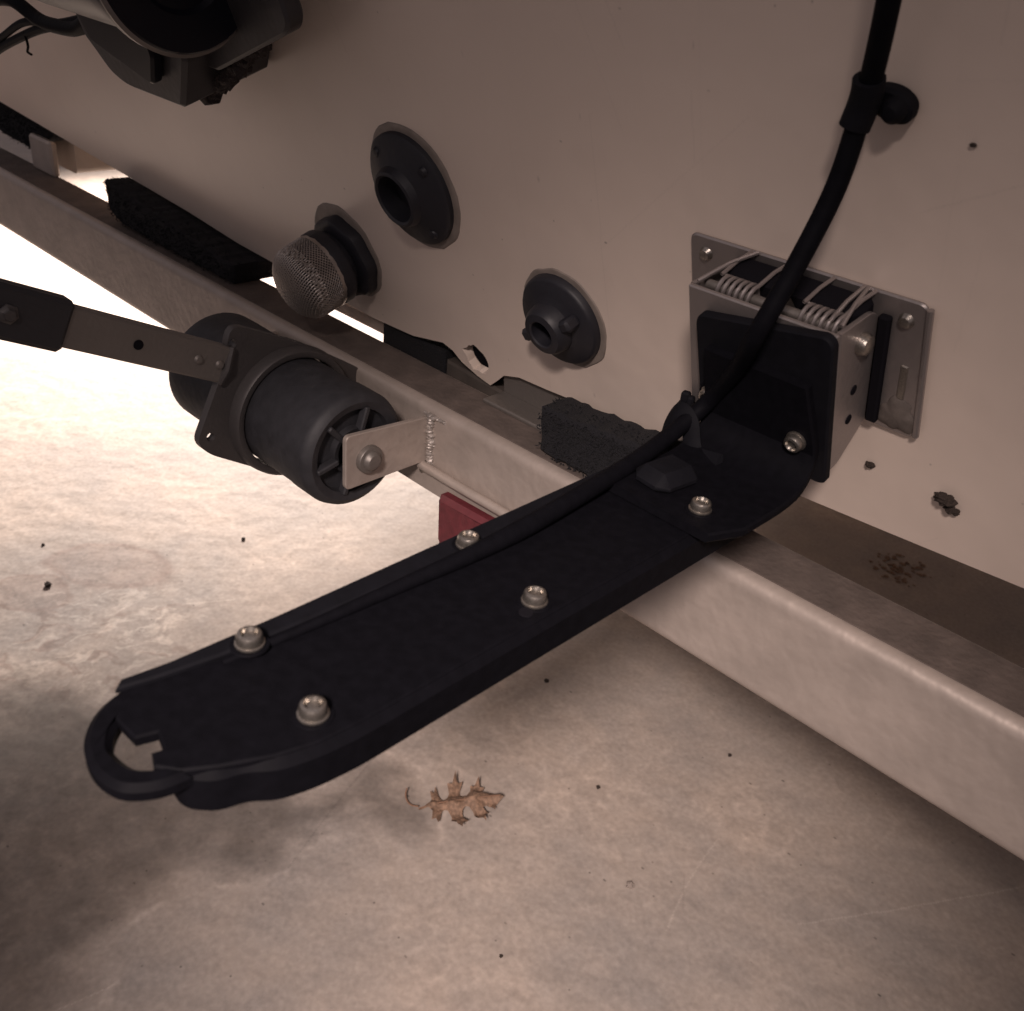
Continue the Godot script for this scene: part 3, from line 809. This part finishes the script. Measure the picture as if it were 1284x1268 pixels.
func outboard() -> void:
	var o := thing("outboard_motor", "glossy black outboard motor swivel with grey clamp bracket on the transom", "outboard motor", tp(-0.36, 0.06))
	# grey clamp bracket: left cheek and right wing
	part("clamp_bracket", MB.new().extrude(rounded([Vector2(-0.5009, 0.0914), Vector2(-0.4934, 0.083), Vector2(-0.4814, 0.0668), Vector2(-0.4615, 0.0591), Vector2(-0.3806, 0.0575), Vector2(-0.3490, 0.096), Vector2(-0.3490, 0.24), Vector2(-0.5009, 0.24)], [0.003, 0.004, 0.008, 0.01, 0.003, 0.004, 0, 0]), tx(), 0.001, 0.080, 0.003), M.grey_plastic, o)
	part("clamp_wing", MB.new().extrude(rounded([Vector2(-0.3900, 0.084), Vector2(-0.3487, 0.0815), Vector2(-0.2448, 0.1199), Vector2(-0.2383, 0.1271), Vector2(-0.246, 0.24), Vector2(-0.3900, 0.24)], [0.002, 0.004, 0.006, 0.006, 0, 0]), tx(), 0.046, 0.060, 0.002), M.grey_plastic, o)
	var rng := RandomNumberGenerator.new(); rng.seed = 31
	var cr := MB.new()
	for i in 16:
		var f := i / 15.0
		cr.append_lump(lump(tp(lerpf(-0.398, -0.283, f), lerpf(0.056, 0.112, pow(f, 1.15)) + rng.randf_range(-0.002, 0.002), 0.047), rng.randf_range(0.006, 0.009) * (1.15 - 0.6 * f), i, 1.0, 8, 0.5))
	part("rough_lumps", cr, M.rough_brown, o)  # row of dark brown lumps along the wing's lower edge
	# black tilt drum with a dished end
	var cy := Vector3(-0.300, 0.7465, 0.132)
	part("tilt_drum", MB.new().lathe([Vector2(0, -0.006), Vector2(0.028, -0.006), Vector2(0.031, -0.0025), Vector2(0.0515, 0.0), Vector2(0.0545, -0.004), Vector2(0.0545, -0.012), Vector2(0.051, -0.018), Vector2(0.047, -0.050), Vector2(0.045, -0.17), Vector2(0.037, -0.20), Vector2(0, -0.20)], xl(cy), 64), M.gloss, o)
	part("drum_rim", MB.new().lathe([Vector2(0.0525, -0.0015), Vector2(0.0552, -0.004), Vector2(0.0548, -0.0075), Vector2(0.0525, -0.0075), Vector2(0.0525, -0.0015)], xl(cy), 64), M.dull_steel, o)
	part("swivel_arm", MB.new().extrude(rounded([Vector2(-0.468, 0.097), Vector2(-0.392, 0.0757), Vector2(-0.3735, 0.099), Vector2(-0.374, 0.24), Vector2(-0.49, 0.24)], 0.004), tx(), 0.0802, 0.0900, 0.002), M.gloss, o)
	# rigging hoses that cross the left edge
	part("hose", MB.new().tube(spline([tp(-0.74, 0.085, 0.06), tp(-0.6806, 0.0909, 0.06), tp(-0.6400, 0.0800, 0.06), tp(-0.600, 0.0800, 0.062), tp(-0.548, 0.0860, 0.064), tp(-0.50, 0.105, 0.066)]), 0.0060, 10), M.black, o)
	part("hose", MB.new().tube(spline([tp(-0.83, 0.030, 0.06), tp(-0.7635, 0.0470, 0.06), tp(-0.6778, 0.0725, 0.06), tp(-0.60, 0.0815, 0.06), tp(-0.53, 0.095, 0.06)]), 0.0034, 8), M.black, o)
	part("hose", MB.new().tube(spline([tp(-0.84, 0.015, 0.06), tp(-0.779, 0.0351, 0.06), tp(-0.7072, 0.0554, 0.06), tp(-0.6312, 0.0740, 0.06), tp(-0.54, 0.088, 0.06)]), 0.0040, 8), M.black, o)
	part("zip_tie", MB.new().tube(spline([tp(-0.683, 0.0640, 0.062), tp(-0.681, 0.0540, 0.065), tp(-0.690, 0.0470, 0.065), tp(-0.6835, 0.0455, 0.065)]), 0.0012, 6), M.black, o)

func bolt_at(parent: Node3D, p: Vector3, up: Transform3D, called := "bolt") -> void:
	var b := part(called, MB.new().lathe([Vector2(0, 0.0040), Vector2(0.0020, 0.0038), Vector2(0.0022, 0.0030), Vector2(0.0032, 0.0052), Vector2(0.0044, 0.0048), Vector2(0.0050, 0.0036), Vector2(0.0050, 0.0010), Vector2(0.0056, 0.0008), Vector2(0.0056, 0.0), Vector2(0, 0)], up, 22), M.bolt, parent)
	part("washer", MB.new().lathe([Vector2(0, 0.0006), Vector2(0.0072, 0.0006), Vector2(0.0075, 0.0), Vector2(0, 0)], Transform3D(up.basis, up.origin - up.basis.y * 0.0005), 22), M.black, b)

func transducer() -> void:
	var o := thing("transducer", "long black sonar transducer on a spring loaded stainless transom bracket", "sonar transducer", tp(0.08, -0.054, 0.05))
	# stainless back plate with rolled edge
	var pl := part("back_plate", MB.new().extrude(rounded([Vector2(0.0095, 0.0312), Vector2(0.0095, -0.049), Vector2(0.149, -0.049), Vector2(0.145, 0.0315)], 0.005), tx(), 0.0006, 0.0032, 0.0008), M.stainless, o)
	part("plate_lip", MB.new().tube([tp(0.1462, 0.030, 0.0035), tp(0.1500, -0.046, 0.0035)], 0.0018, 8), M.stainless, pl)
	part("screw", MB.new().lathe([Vector2(0, 0.003), Vector2(0.0028, 0.0024), Vector2(0.0042, 0), Vector2(0, 0)], tl(0.1355, 0.0200, 0.0032), 16), M.bolt, pl)
	part("slot", MB.new().box(tx(0.1385, -0.016, 0.0032), Vector3(0.0042, 0.021, 0.0014), 0.0006), M.bolt, pl)
	part("sealant", MB.new().lathe([Vector2(0, 0.0022), Vector2(0.006, 0.0020), Vector2(0.0095, 0.0008), Vector2(0.0105, 0.0001), Vector2(0, 0.0001)], tl(0.1385, -0.0375, 0.0032), 30, func(a): return 1.0 + 0.14 * sin(a * 3.0) + 0.08 * sin(a * 7.0 + 2.0)), M.stain, pl)
	part("screw", MB.new().lathe([Vector2(0, 0.003), Vector2(0.0028, 0.0024), Vector2(0.0042, 0), Vector2(0, 0)], tl(0.020, 0.021, 0.0032), 16), M.bolt, pl)
	# hinge block, near-black to paint the shade within the channel
	part("gap_shade_bar", MB.new().box(tx(0.1262, -0.0120, 0.0055), Vector3(0.0062, 0.066, 0.0044), 0.001), M.inside, o)  # near-black bar painted as the shadow gap beside the cheek
	part("hinge_block", MB.new().box(tx(0.0810, -0.008, 0.012), Vector3(0.078, 0.074, 0.017), 0.003), M.inside, o)
	# swinging channel: front web and two cheeks
	var ch := part("channel", MB.new().box(tx(0.0802, -0.0145, 0.0415), Vector3(0.0845, 0.089, 0.0028), 0.0007), M.stainless, o)
	for s in [-1, 1]:
		var xx: float = 0.0800 + s * 0.0412
		var prof := rounded([Vector2(0.0400, 0.0298), Vector2(0.0400, -0.0585), Vector2(0.031, -0.0595), Vector2(0.0035, -0.0445), Vector2(0.0035, 0.0170), Vector2(0.0100, 0.0250)], [0.0, 0.003, 0.004, 0.006, 0.006, 0.006])
		var cm := MB.new()
		cm.extrude(prof, Transform3D(Basis(Vector3(0, -SI, CO), Vector3(0, CO, SI), Vector3(-1, 0, 0)), tp(xx, 0, 0)), -0.0014, 0.0014, 0.0004)
		var ck := part("cheek", cm, M.stainless, ch)
		if s > 0:
			part("pivot_bolt", MB.new().lathe([Vector2(0, 0.0056), Vector2(0.003, 0.0054), Vector2(0.0050, 0.0044), Vector2(0.0058, 0.002), Vector2(0.0058, 0.0), Vector2(0, 0)], xl(tp(xx + 0.0014, 0.0125, 0.020)), 18), M.bolt, ck)
			for h in [-0.015, -0.033]:
				part("hole", MB.new().lathe([Vector2(0, 0.0005), Vector2(0.0026, 0.0005), Vector2(0.0028, 0.0), Vector2(0, 0)], xl(tp(xx + 0.0014, h, 0.022 - (h + 0.015) * 0.1)), 14), M.inside, ck)
	part("pivot_pin", MB.new().tube([tp(0.041, 0.0240, 0.030), tp(0.1195, 0.0240, 0.030)], 0.0028, 12), M.dull_steel, o)
	part("nut", MB.new().lathe([Vector2(0, 0.007), Vector2(0.0045, 0.007), Vector2(0.0060, 0.005), Vector2(0.0060, 0), Vector2(0, 0)], tl(0.0815, 0.0215, 0.0225), 6), M.bolt, o)
	for k in 2:
		var x0: float = [0.0480, 0.0955][k]
		var pts := []
		var turns := 6
		pts.append(tp(x0 + 0.001, 0.0310, 0.0035)); pts.append(tp(x0 + 0.0002, 0.0315, 0.015))
		for i in turns * 12 + 1:
			var a := TAU * i / 12.0 + 1.9
			pts.append(tp(x0 + 0.0036 * i / 12.0, 0.0250 + 0.0062 * sin(a), 0.0300 + 0.0062 * cos(a)))
		pts.append(tp(x0 + 0.0222, 0.0318, 0.015)); pts.append(tp(x0 + 0.0232, 0.0310, 0.0035))
		part("torsion_spring", MB.new().tube(pts, 0.00115, 7), M.stainless, o)
	for q in [[0.0405, 0.0380, 0.0530, 0.0345], [0.1195, 0.0350, 0.1150, 0.0060], [0.1130, 0.0345, 0.1130, 0.0050]]:
		part("spring_leg", MB.new().tube([tp(q[0], 0.0300, q[1]), tp((q[0] + q[2]) * 0.5, 0.0325, 0.02), tp(q[2], 0.0318, 0.0035)], 0.00115, 7), M.stainless, o)
	# black mounting plate bolted to the channel
	part("mount_plate", MB.new().extrude(rounded([Vector2(0.0465, 0.0145), Vector2(0.0490, 0.0195), Vector2(0.1200, 0.0325), Vector2(0.1240, 0.0290), Vector2(0.1265, -0.0570), Vector2(0.1230, -0.0590), Vector2(0.0490, -0.0590)], 0.003), tx(), 0.0432, 0.0490, 0.001), M.black_matt, o)
	# angle bracket: bends from the plate to the flat deck
	part("angle_bracket", angle_bracket(), M.black, o, "", 30.0)
	# the sensor body
	var top := 0.5440
	var dn := Transform3D(Basis(Vector3.RIGHT, Vector3(0, 0, 1), Vector3(0, -1, 0)), Vector3(0, top, 0))
	# thin skid plate on top, its tip a loop round a notch
	var outl := PackedVector2Array()
	for q in [[0.0425, 0.040], [0.1065, 0.040], [0.1070, 0.310], [0.1058, 0.327], [0.1018, 0.341], [0.0945, 0.3565], [0.0885, 0.3665], [0.0816, 0.3718], [0.0756, 0.3694], [0.0765, 0.3656], [0.0688, 0.3636], [0.0666, 0.3704], [0.0537, 0.3709], [0.0480, 0.3655], [0.0400, 0.3550]]: outl.append(Vector2(q[0], q[1]))
	part("skid_plate", MB.new().extrude(outl, dn, 0.0, 0.0048, 0.0008), M.black, o)
	var band := PackedVector2Array()
	for q in spline([Vector3(0.0392, 0.0, 0.3560), Vector3(0.0432, 0.0, 0.3690), Vector3(0.0488, 0.0, 0.3772), Vector3(0.0573, 0.0, 0.3833), Vector3(0.0668, 0.0, 0.3860), Vector3(0.0751, 0.0, 0.3860), Vector3(0.0835, 0.0, 0.3828), Vector3(0.0895, 0.0, 0.3740), Vector3(0.0912, 0.0, 0.3640)], 4): band.append(Vector2(q.x, q.z))
	for q in spline([Vector3(0.0840, 0.0, 0.3650), Vector3(0.0805, 0.0, 0.3720), Vector3(0.0760, 0.0, 0.3762), Vector3(0.0670, 0.0, 0.3776), Vector3(0.0620, 0.0, 0.3758), Vector3(0.0574, 0.0, 0.3720), Vector3(0.0535, 0.0, 0.3670), Vector3(0.0495, 0.0, 0.3600)], 4): band.append(Vector2(q.x, q.z))
	part("nose_loop", MB.new().extrude(band, dn, 0.0005, 0.0085, 0.0022), M.black, o)
	# the deeper sensor housing under the plate, round nosed
	var low := rounded([Vector2(0.0440, 0.046), Vector2(0.1098, 0.046), Vector2(0.1102, 0.2900), Vector2(0.1102, 0.3131), Vector2(0.1085, 0.3290), Vector2(0.1050, 0.3420), Vector2(0.0985, 0.3500), Vector2(0.0965, 0.3590), Vector2(0.0880, 0.3670), Vector2(0.0765, 0.3655), Vector2(0.0670, 0.3520), Vector2(0.0440, 0.3420)], 0.005, 4)
	part("sensor_body", MB.new().extrude(low, dn, 0.0010, 0.0205, 0.0030), M.black, o)
	# raised strip along the left edge
	var strip := []
	for q in [[0.0535, 0.062], [0.0555, 0.100], [0.0560, 0.160], [0.0545, 0.2330], [0.0520, 0.2960], [0.0500, 0.3300], [0.0465, 0.3530], [0.0435, 0.3655]]: strip.append(q)
	var sp := PackedVector2Array()
	for q in [[0.0428, 0.045], [0.0428, 0.30], [0.0418, 0.345], [0.0398, 0.3615]]: sp.append(Vector2(q[0], q[1]))
	for i in range(strip.size() - 1, -1, -1): sp.append(Vector2(strip[i][0], strip[i][1]))
	part("side_strip", MB.new().extrude(sp, dn, -0.0022, 0.001, 0.0009), M.black_matt, o)
	for q in [[0.0512, 0.3178, 0.0022], [0.0520, 0.2085, 0.0022], [0.0945, 0.3205, 0.0003], [0.0975, 0.2135, 0.0003], [0.1020, 0.1035, 0.0064]]:
		bolt_at(o, Vector3.ZERO, yl(Vector3(q[0], top + q[2], q[1])))
	part("cable_boss", MB.new().box(Transform3D(Basis(Vector3.UP, -0.12), Vector3(0.0735, 0.5525, 0.0930)), Vector3(0.024, 0.013, 0.030), 0.0055), M.black_matt, o)
	part("screw_hole", MB.new().lathe([Vector2(0, 0.0004), Vector2(0.003, 0.0004), Vector2(0.0032, 0), Vector2(0, 0)], yl(Vector3(0.1005, top + 0.0001, 0.2215)), 14), M.inside, o)
	bolt_at(o, Vector3.ZERO, tl(0.0560, -0.0290, 0.0495))
	bolt_at(o, Vector3.ZERO, tl(0.1120, -0.0300, 0.0545))
	# cable clip that straps the lead to the body
	var clip := part("cable_clip", MB.new().tube(spline([Vector3(0.0415, 0.5420, 0.050), Vector3(0.0425, 0.5560, 0.050), Vector3(0.0480, 0.5665, 0.051), Vector3(0.0560, 0.5640, 0.052), Vector3(0.0610, 0.5530, 0.053), Vector3(0.0660, 0.5480, 0.054), Vector3(0.0820, 0.5520, 0.058)], 6), 0.0052, 10, 0.4), M.black_matt, o)
	part("clip_tooth", MB.new().box(Transform3D(Basis(Vector3.UP, 0.3), Vector3(0.0385, 0.556, 0.030)), Vector3(0.010, 0.014, 0.012), 0.002).box(Transform3D(Basis(Vector3.UP, 0.3), Vector3(0.036, 0.5645, 0.028)), Vector3(0.005, 0.006, 0.005), 0.001).box(Transform3D(Basis(Vector3.UP, 0.3), Vector3(0.0415, 0.5645, 0.031)), Vector3(0.004, 0.006, 0.005), 0.001), M.black_matt, clip)

func angle_bracket() -> MB:
	# sheet of constant width swept from up the plate, round a bend, out along the deck
	var mb := MB.new()
	var path := []           # (y, z) of the sheet's upper side
	path.append(Vector2(tp(0, 0.004, 0.0545).y, tp(0, 0.004, 0.0545).z))
	path.append(Vector2(tp(0, -0.030, 0.0545).y, tp(0, -0.030, 0.0545).z))
	var a := Vector2(tp(0, -0.0360, 0.0545).y, tp(0, -0.0360, 0.0545).z)
	var c := Vector2(0.5502, 0.040); var b := Vector2(0.5502, 0.075)
	for k in 9:
		var f := k / 8.0
		path.append(a.lerp(c, f).lerp(c.lerp(b, f), f))
	path.append(Vector2(0.5502, 0.100)); path.append(Vector2(0.5500, 0.118))
	var n := path.size()
	var th := 0.0052
	mb.begin()
	var ring := []
	for i in n:
		var d: Vector2 = (path[mini(i + 1, n - 1)] - path[maxi(i - 1, 0)]).normalized()
		var nn := Vector2(-d.y, d.x)      # to the underside
		if nn.x > 0 and i > n / 2: nn = -nn
		nn = Vector2(d.y, -d.x)
		if (nn.x > 0.0 and i > n / 2) or (i <= n / 2 and nn.y > 0.0): nn = -nn
		var f := float(i) / (n - 1)
		var x1 := lerpf(0.1215, 0.1255, minf(1.0, f * 1.8))
		if i == n - 1: x1 -= 0.008
		if i == 0: x1 -= 0.006
		var x0 := 0.0560
		var p: Vector2 = path[i]; var q: Vector2 = p + nn * th
		var r := [Vector3(x0, p.x, p.y), Vector3(x1 - 0.001, p.x, p.y), Vector3(x1, lerpf(p.x, q.x, 0.2), lerpf(p.y, q.y, 0.2)), Vector3(x1, lerpf(p.x, q.x, 0.8), lerpf(p.y, q.y, 0.8)), Vector3(x1 - 0.001, q.x, q.y), Vector3(x0, q.x, q.y)]
		ring.append(r)
	for i in n - 1:
		for k in 6:
			var j := (k + 1) % 6
			mb.quad(ring[i][k], ring[i][j], ring[i + 1][j], ring[i + 1][k])
	for e in [0, n - 1]:
		for k in range(1, 5):
			if e == 0: mb.tri(ring[e][0], ring[e][k + 1], ring[e][k])
			else: mb.tri(ring[e][0], ring[e][k], ring[e][k + 1])
	mb.done()
	return mb

func cable() -> void:
	var pts := [tp(0.131, 0.30, 0.030), tp(0.126, 0.235, 0.028), tp(0.1190, 0.1704, 0.024), tp(0.1115, 0.1363, 0.0165), tp(0.1085, 0.1234, 0.0155), tp(0.1055, 0.092, 0.026), tp(0.1000, 0.0617, 0.045), tp(0.0935, 0.0342, 0.064), Vector3(0.0775, 0.6020, 0.054), Vector3(0.0600, 0.5760, 0.042), Vector3(0.0535, 0.5610, 0.056), Vector3(0.0545, 0.5535, 0.090), Vector3(0.0570, 0.5500, 0.135), Vector3(0.0595, 0.5480, 0.180), Vector3(0.0590, 0.5465, 0.2150), Vector3(0.0570, 0.5455, 0.250), Vector3(0.0550, 0.5448, 0.295), Vector3(0.0525, 0.5440, 0.330)]
	var s := spline(pts, 8)
	var r := []
	for i in s.size(): r.append(0.0047 if i < s.size() - 32 else lerpf(0.0047, 0.0014, (i - s.size() + 32) / 31.0))
	var o := single("transducer_cable", MB.new().tube(s, r, 14), M.black, "black transducer cable running down the transom to the sensor", "cable", tp(0.1085, 0.1234, 0.0155))
	var k := thing("cable_clamp", "small black cable clamp screwed to the upper right of the transom", "cable clamp", tp(0.118, 0.123, 0.0))
	part("band", MB.new().tube(spline([tp(0.1105, 0.1355, 0.0165), tp(0.1100, 0.1300, 0.0158), tp(0.1085, 0.1235, 0.0155), tp(0.1067, 0.1150, 0.0175)], 4), 0.0066, 16), M.black_matt, k)
	part("ear", MB.new().extrude(rounded([Vector2(0.108, 0.1290), Vector2(0.1195, 0.1285), Vector2(0.1265, 0.1235), Vector2(0.1255, 0.1155), Vector2(0.119, 0.1140), Vector2(0.108, 0.1170)], 0.005), tx(), 0.0006, 0.0085, 0.0015), M.black_matt, k)
	part("screw", MB.new().lathe([Vector2(0, 0.006), Vector2(0.003, 0.0055), Vector2(0.0052, 0.003), Vector2(0.0056, 0.0), Vector2(0, 0)], tl(0.1190, 0.1212, 0.0085), 18), M.black_matt, k)

const LEAF_HALF := [Vector2(0.010, 0.0022), Vector2(0.0135, 0.0075), Vector2(0.0120, 0.0150), Vector2(0.0165, 0.0135), Vector2(0.0180, 0.0205), Vector2(0.0208, 0.0140), Vector2(0.0228, 0.0070), Vector2(0.0255, 0.0050), Vector2(0.0290, 0.0062), Vector2(0.0325, 0.0130), Vector2(0.0310, 0.0220), Vector2(0.0365, 0.0210), Vector2(0.0405, 0.0315), Vector2(0.0425, 0.0225), Vector2(0.0480, 0.0240), Vector2(0.0440, 0.0150), Vector2(0.0435, 0.0085), Vector2(0.0465, 0.0056), Vector2(0.0510, 0.0062), Vector2(0.0550, 0.0120), Vector2(0.0560, 0.0190), Vector2(0.0600, 0.0170), Vector2(0.0655, 0.0245), Vector2(0.0655, 0.0160), Vector2(0.0705, 0.0155), Vector2(0.0655, 0.0090), Vector2(0.0652, 0.0060), Vector2(0.0690, 0.0050), Vector2(0.0730, 0.0068), Vector2(0.0770, 0.0110), Vector2(0.0780, 0.0062)]

func leaf_outline() -> PackedVector2Array:
	var d := Vector2(0.60, -0.80); var n := Vector2(0.80, 0.60)
	var at := Vector2(-0.1988, -0.0076)
	var out := PackedVector2Array([at - n * 0.0010])
	for q in LEAF_HALF: out.append(at + d * (q.x * 0.97 + 0.001) - n * q.y * 1.12)
	out.append(at + d * 0.0875)
	for i in range(LEAF_HALF.size() - 1, -1, -1): out.append(at + d * LEAF_HALF[i].x + n * LEAF_HALF[i].y * 1.22)
	out.append(at + n * 0.0010)
	return out

const RIB := [Vector2(-0.2218, -0.011), Vector2(-0.218, -0.0063), Vector2(-0.2115, -0.0038), Vector2(-0.2054, -0.0039), Vector2(-0.1988, -0.0076), Vector2(-0.1868, -0.0236), Vector2(-0.1736, -0.0412), Vector2(-0.1610, -0.0580), Vector2(-0.1487, -0.0744)]

func leaf_height(p: Vector2, nz: FastNoiseLite) -> float:
	# arched between its lobe tips, the edges rolled up here and there
	var d := 9.0
	for i in range(4, RIB.size() - 1): d = minf(d, near_line(p, RIB[i], RIB[i + 1]))
	var h := 0.0095 - d * 0.34 + maxf(0.0, d - 0.015) * 0.75 + nz.get_noise_2d(p.x, p.y) * 0.0060
	h += 0.004 * smoothstep(0.03, 0.06, p.distance_to(RIB[4])) - 0.006 * smoothstep(0.02, 0.0, p.distance_to(RIB[4]))
	return maxf(h, 0.0014)

func leaf() -> void:
	var nz := noise(77, 42.0, 2)
	var base := Vector3(-0.1988, 0.0, -0.0076)
	var o := thing("oak_leaf", "dry brown lobed oak leaf lying on the concrete floor", "leaf", base)
	var mb := MB.new()
	var lp := rounded(Array(leaf_outline()), 0.0008, 2)
	var st := 0.003
	for ix in range(-84, -26):
		for iz in range(-38, 16):
			var cell := PackedVector2Array([Vector2(ix, iz) * st, Vector2(ix + 1, iz) * st, Vector2(ix + 1, iz + 1) * st, Vector2(ix, iz + 1) * st])
			for q in Geometry2D.intersect_polygons(lp, cell):
				var idx := Geometry2D.triangulate_polygon(q)
				for i in range(0, idx.size(), 3):
					var v := []
					for k in 3:
						var p: Vector2 = q[idx[i + k]]
						v.append(Vector3(p.x, leaf_height(p, nz), p.y))
					if (v[1] - v[0]).cross(v[2] - v[0]).y < 0: v.reverse()
					mb.tri(v[0], v[1], v[2])
					var dn := Vector3(0, -0.0004, 0)
					mb.tri(v[0] + dn, v[2] + dn, v[1] + dn)
	part("blade", mb, M.leaf, o, "", 60.0)
	var rib := []
	for i in range(4, RIB.size()): rib.append(Vector3(RIB[i].x, leaf_height(RIB[i], nz) + 0.0003, RIB[i].y))
	part("midrib", MB.new().tube(spline(rib, 4), 0.0007, 6), M.leaf_vein, o)
	var stalk := []
	for i in 5: stalk.append(Vector3(RIB[i].x, [0.010, 0.006, 0.004, 0.004, 0.0050][i], RIB[i].y))
	part("stalk", MB.new().tube(spline(stalk, 5), 0.0008, 6), M.leaf_vein, o)

func debris() -> void:
	var spots := [[-0.7868, 0.1156, 0.0042, "dark pebble on the floor by the pale stain rings", "pebble"], [-0.7315, -0.1361, 0.0028, "tiny dark pebble on the bright floor below the roller", "pebble"], [-0.8799, 0.0822, 0.0022, "dark crumb at the left edge above the pale stain rings", "crumb"], [-0.2481, -0.2538, 0.0030, "dark crumb on the shaded floor just below the transducer", "crumb"], [0.0053, -0.1008, 0.0038, "pale chip of grit right of and below the oak leaf", "grit"], [-0.0964, -0.1729, 0.0022, "small dark crumb right of the oak leaf", "crumb"], [-0.0285, -0.3251, 0.0022, "small dark crumb near the cross member above the oak leaf", "crumb"], [-0.0257, 0.0446, 0.0016, "tiny speck near the bottom edge below the oak leaf", "crumb"]]
	for i in spots.size():
		var s: Array = spots[i]
		single(s[4], lump(Vector3(s[0], s[2] * 0.55, s[1]), s[2], 60 + i, 0.7, 7), M.sealant if s[4] == "grit" else M.grime, s[3], s[4], Vector3(s[0], 0, s[1]))
	# crushed leaf bits on the floor under the boat, seen between hull and cross member
	var rng := RandomNumberGenerator.new(); rng.seed = 8
	var mb := MB.new()
	for i in 70:
		var d := Vector2.from_angle(rng.randf() * TAU) * pow(rng.randf(), 0.7) * 0.045
		mb.append_lump(lump(Vector3(-0.0739 + d.x, 0.0015, -0.8632 + d.y), rng.randf_range(0.0012, 0.0045), i, 0.25, 5))
	var cl := single("leaf_litter", mb, M.litter, "crumbled brown leaf bits on the floor under the boat", "leaf litter", Vector3(-0.0739, 0, -0.8632))
	cl.set_meta("kind", "stuff")
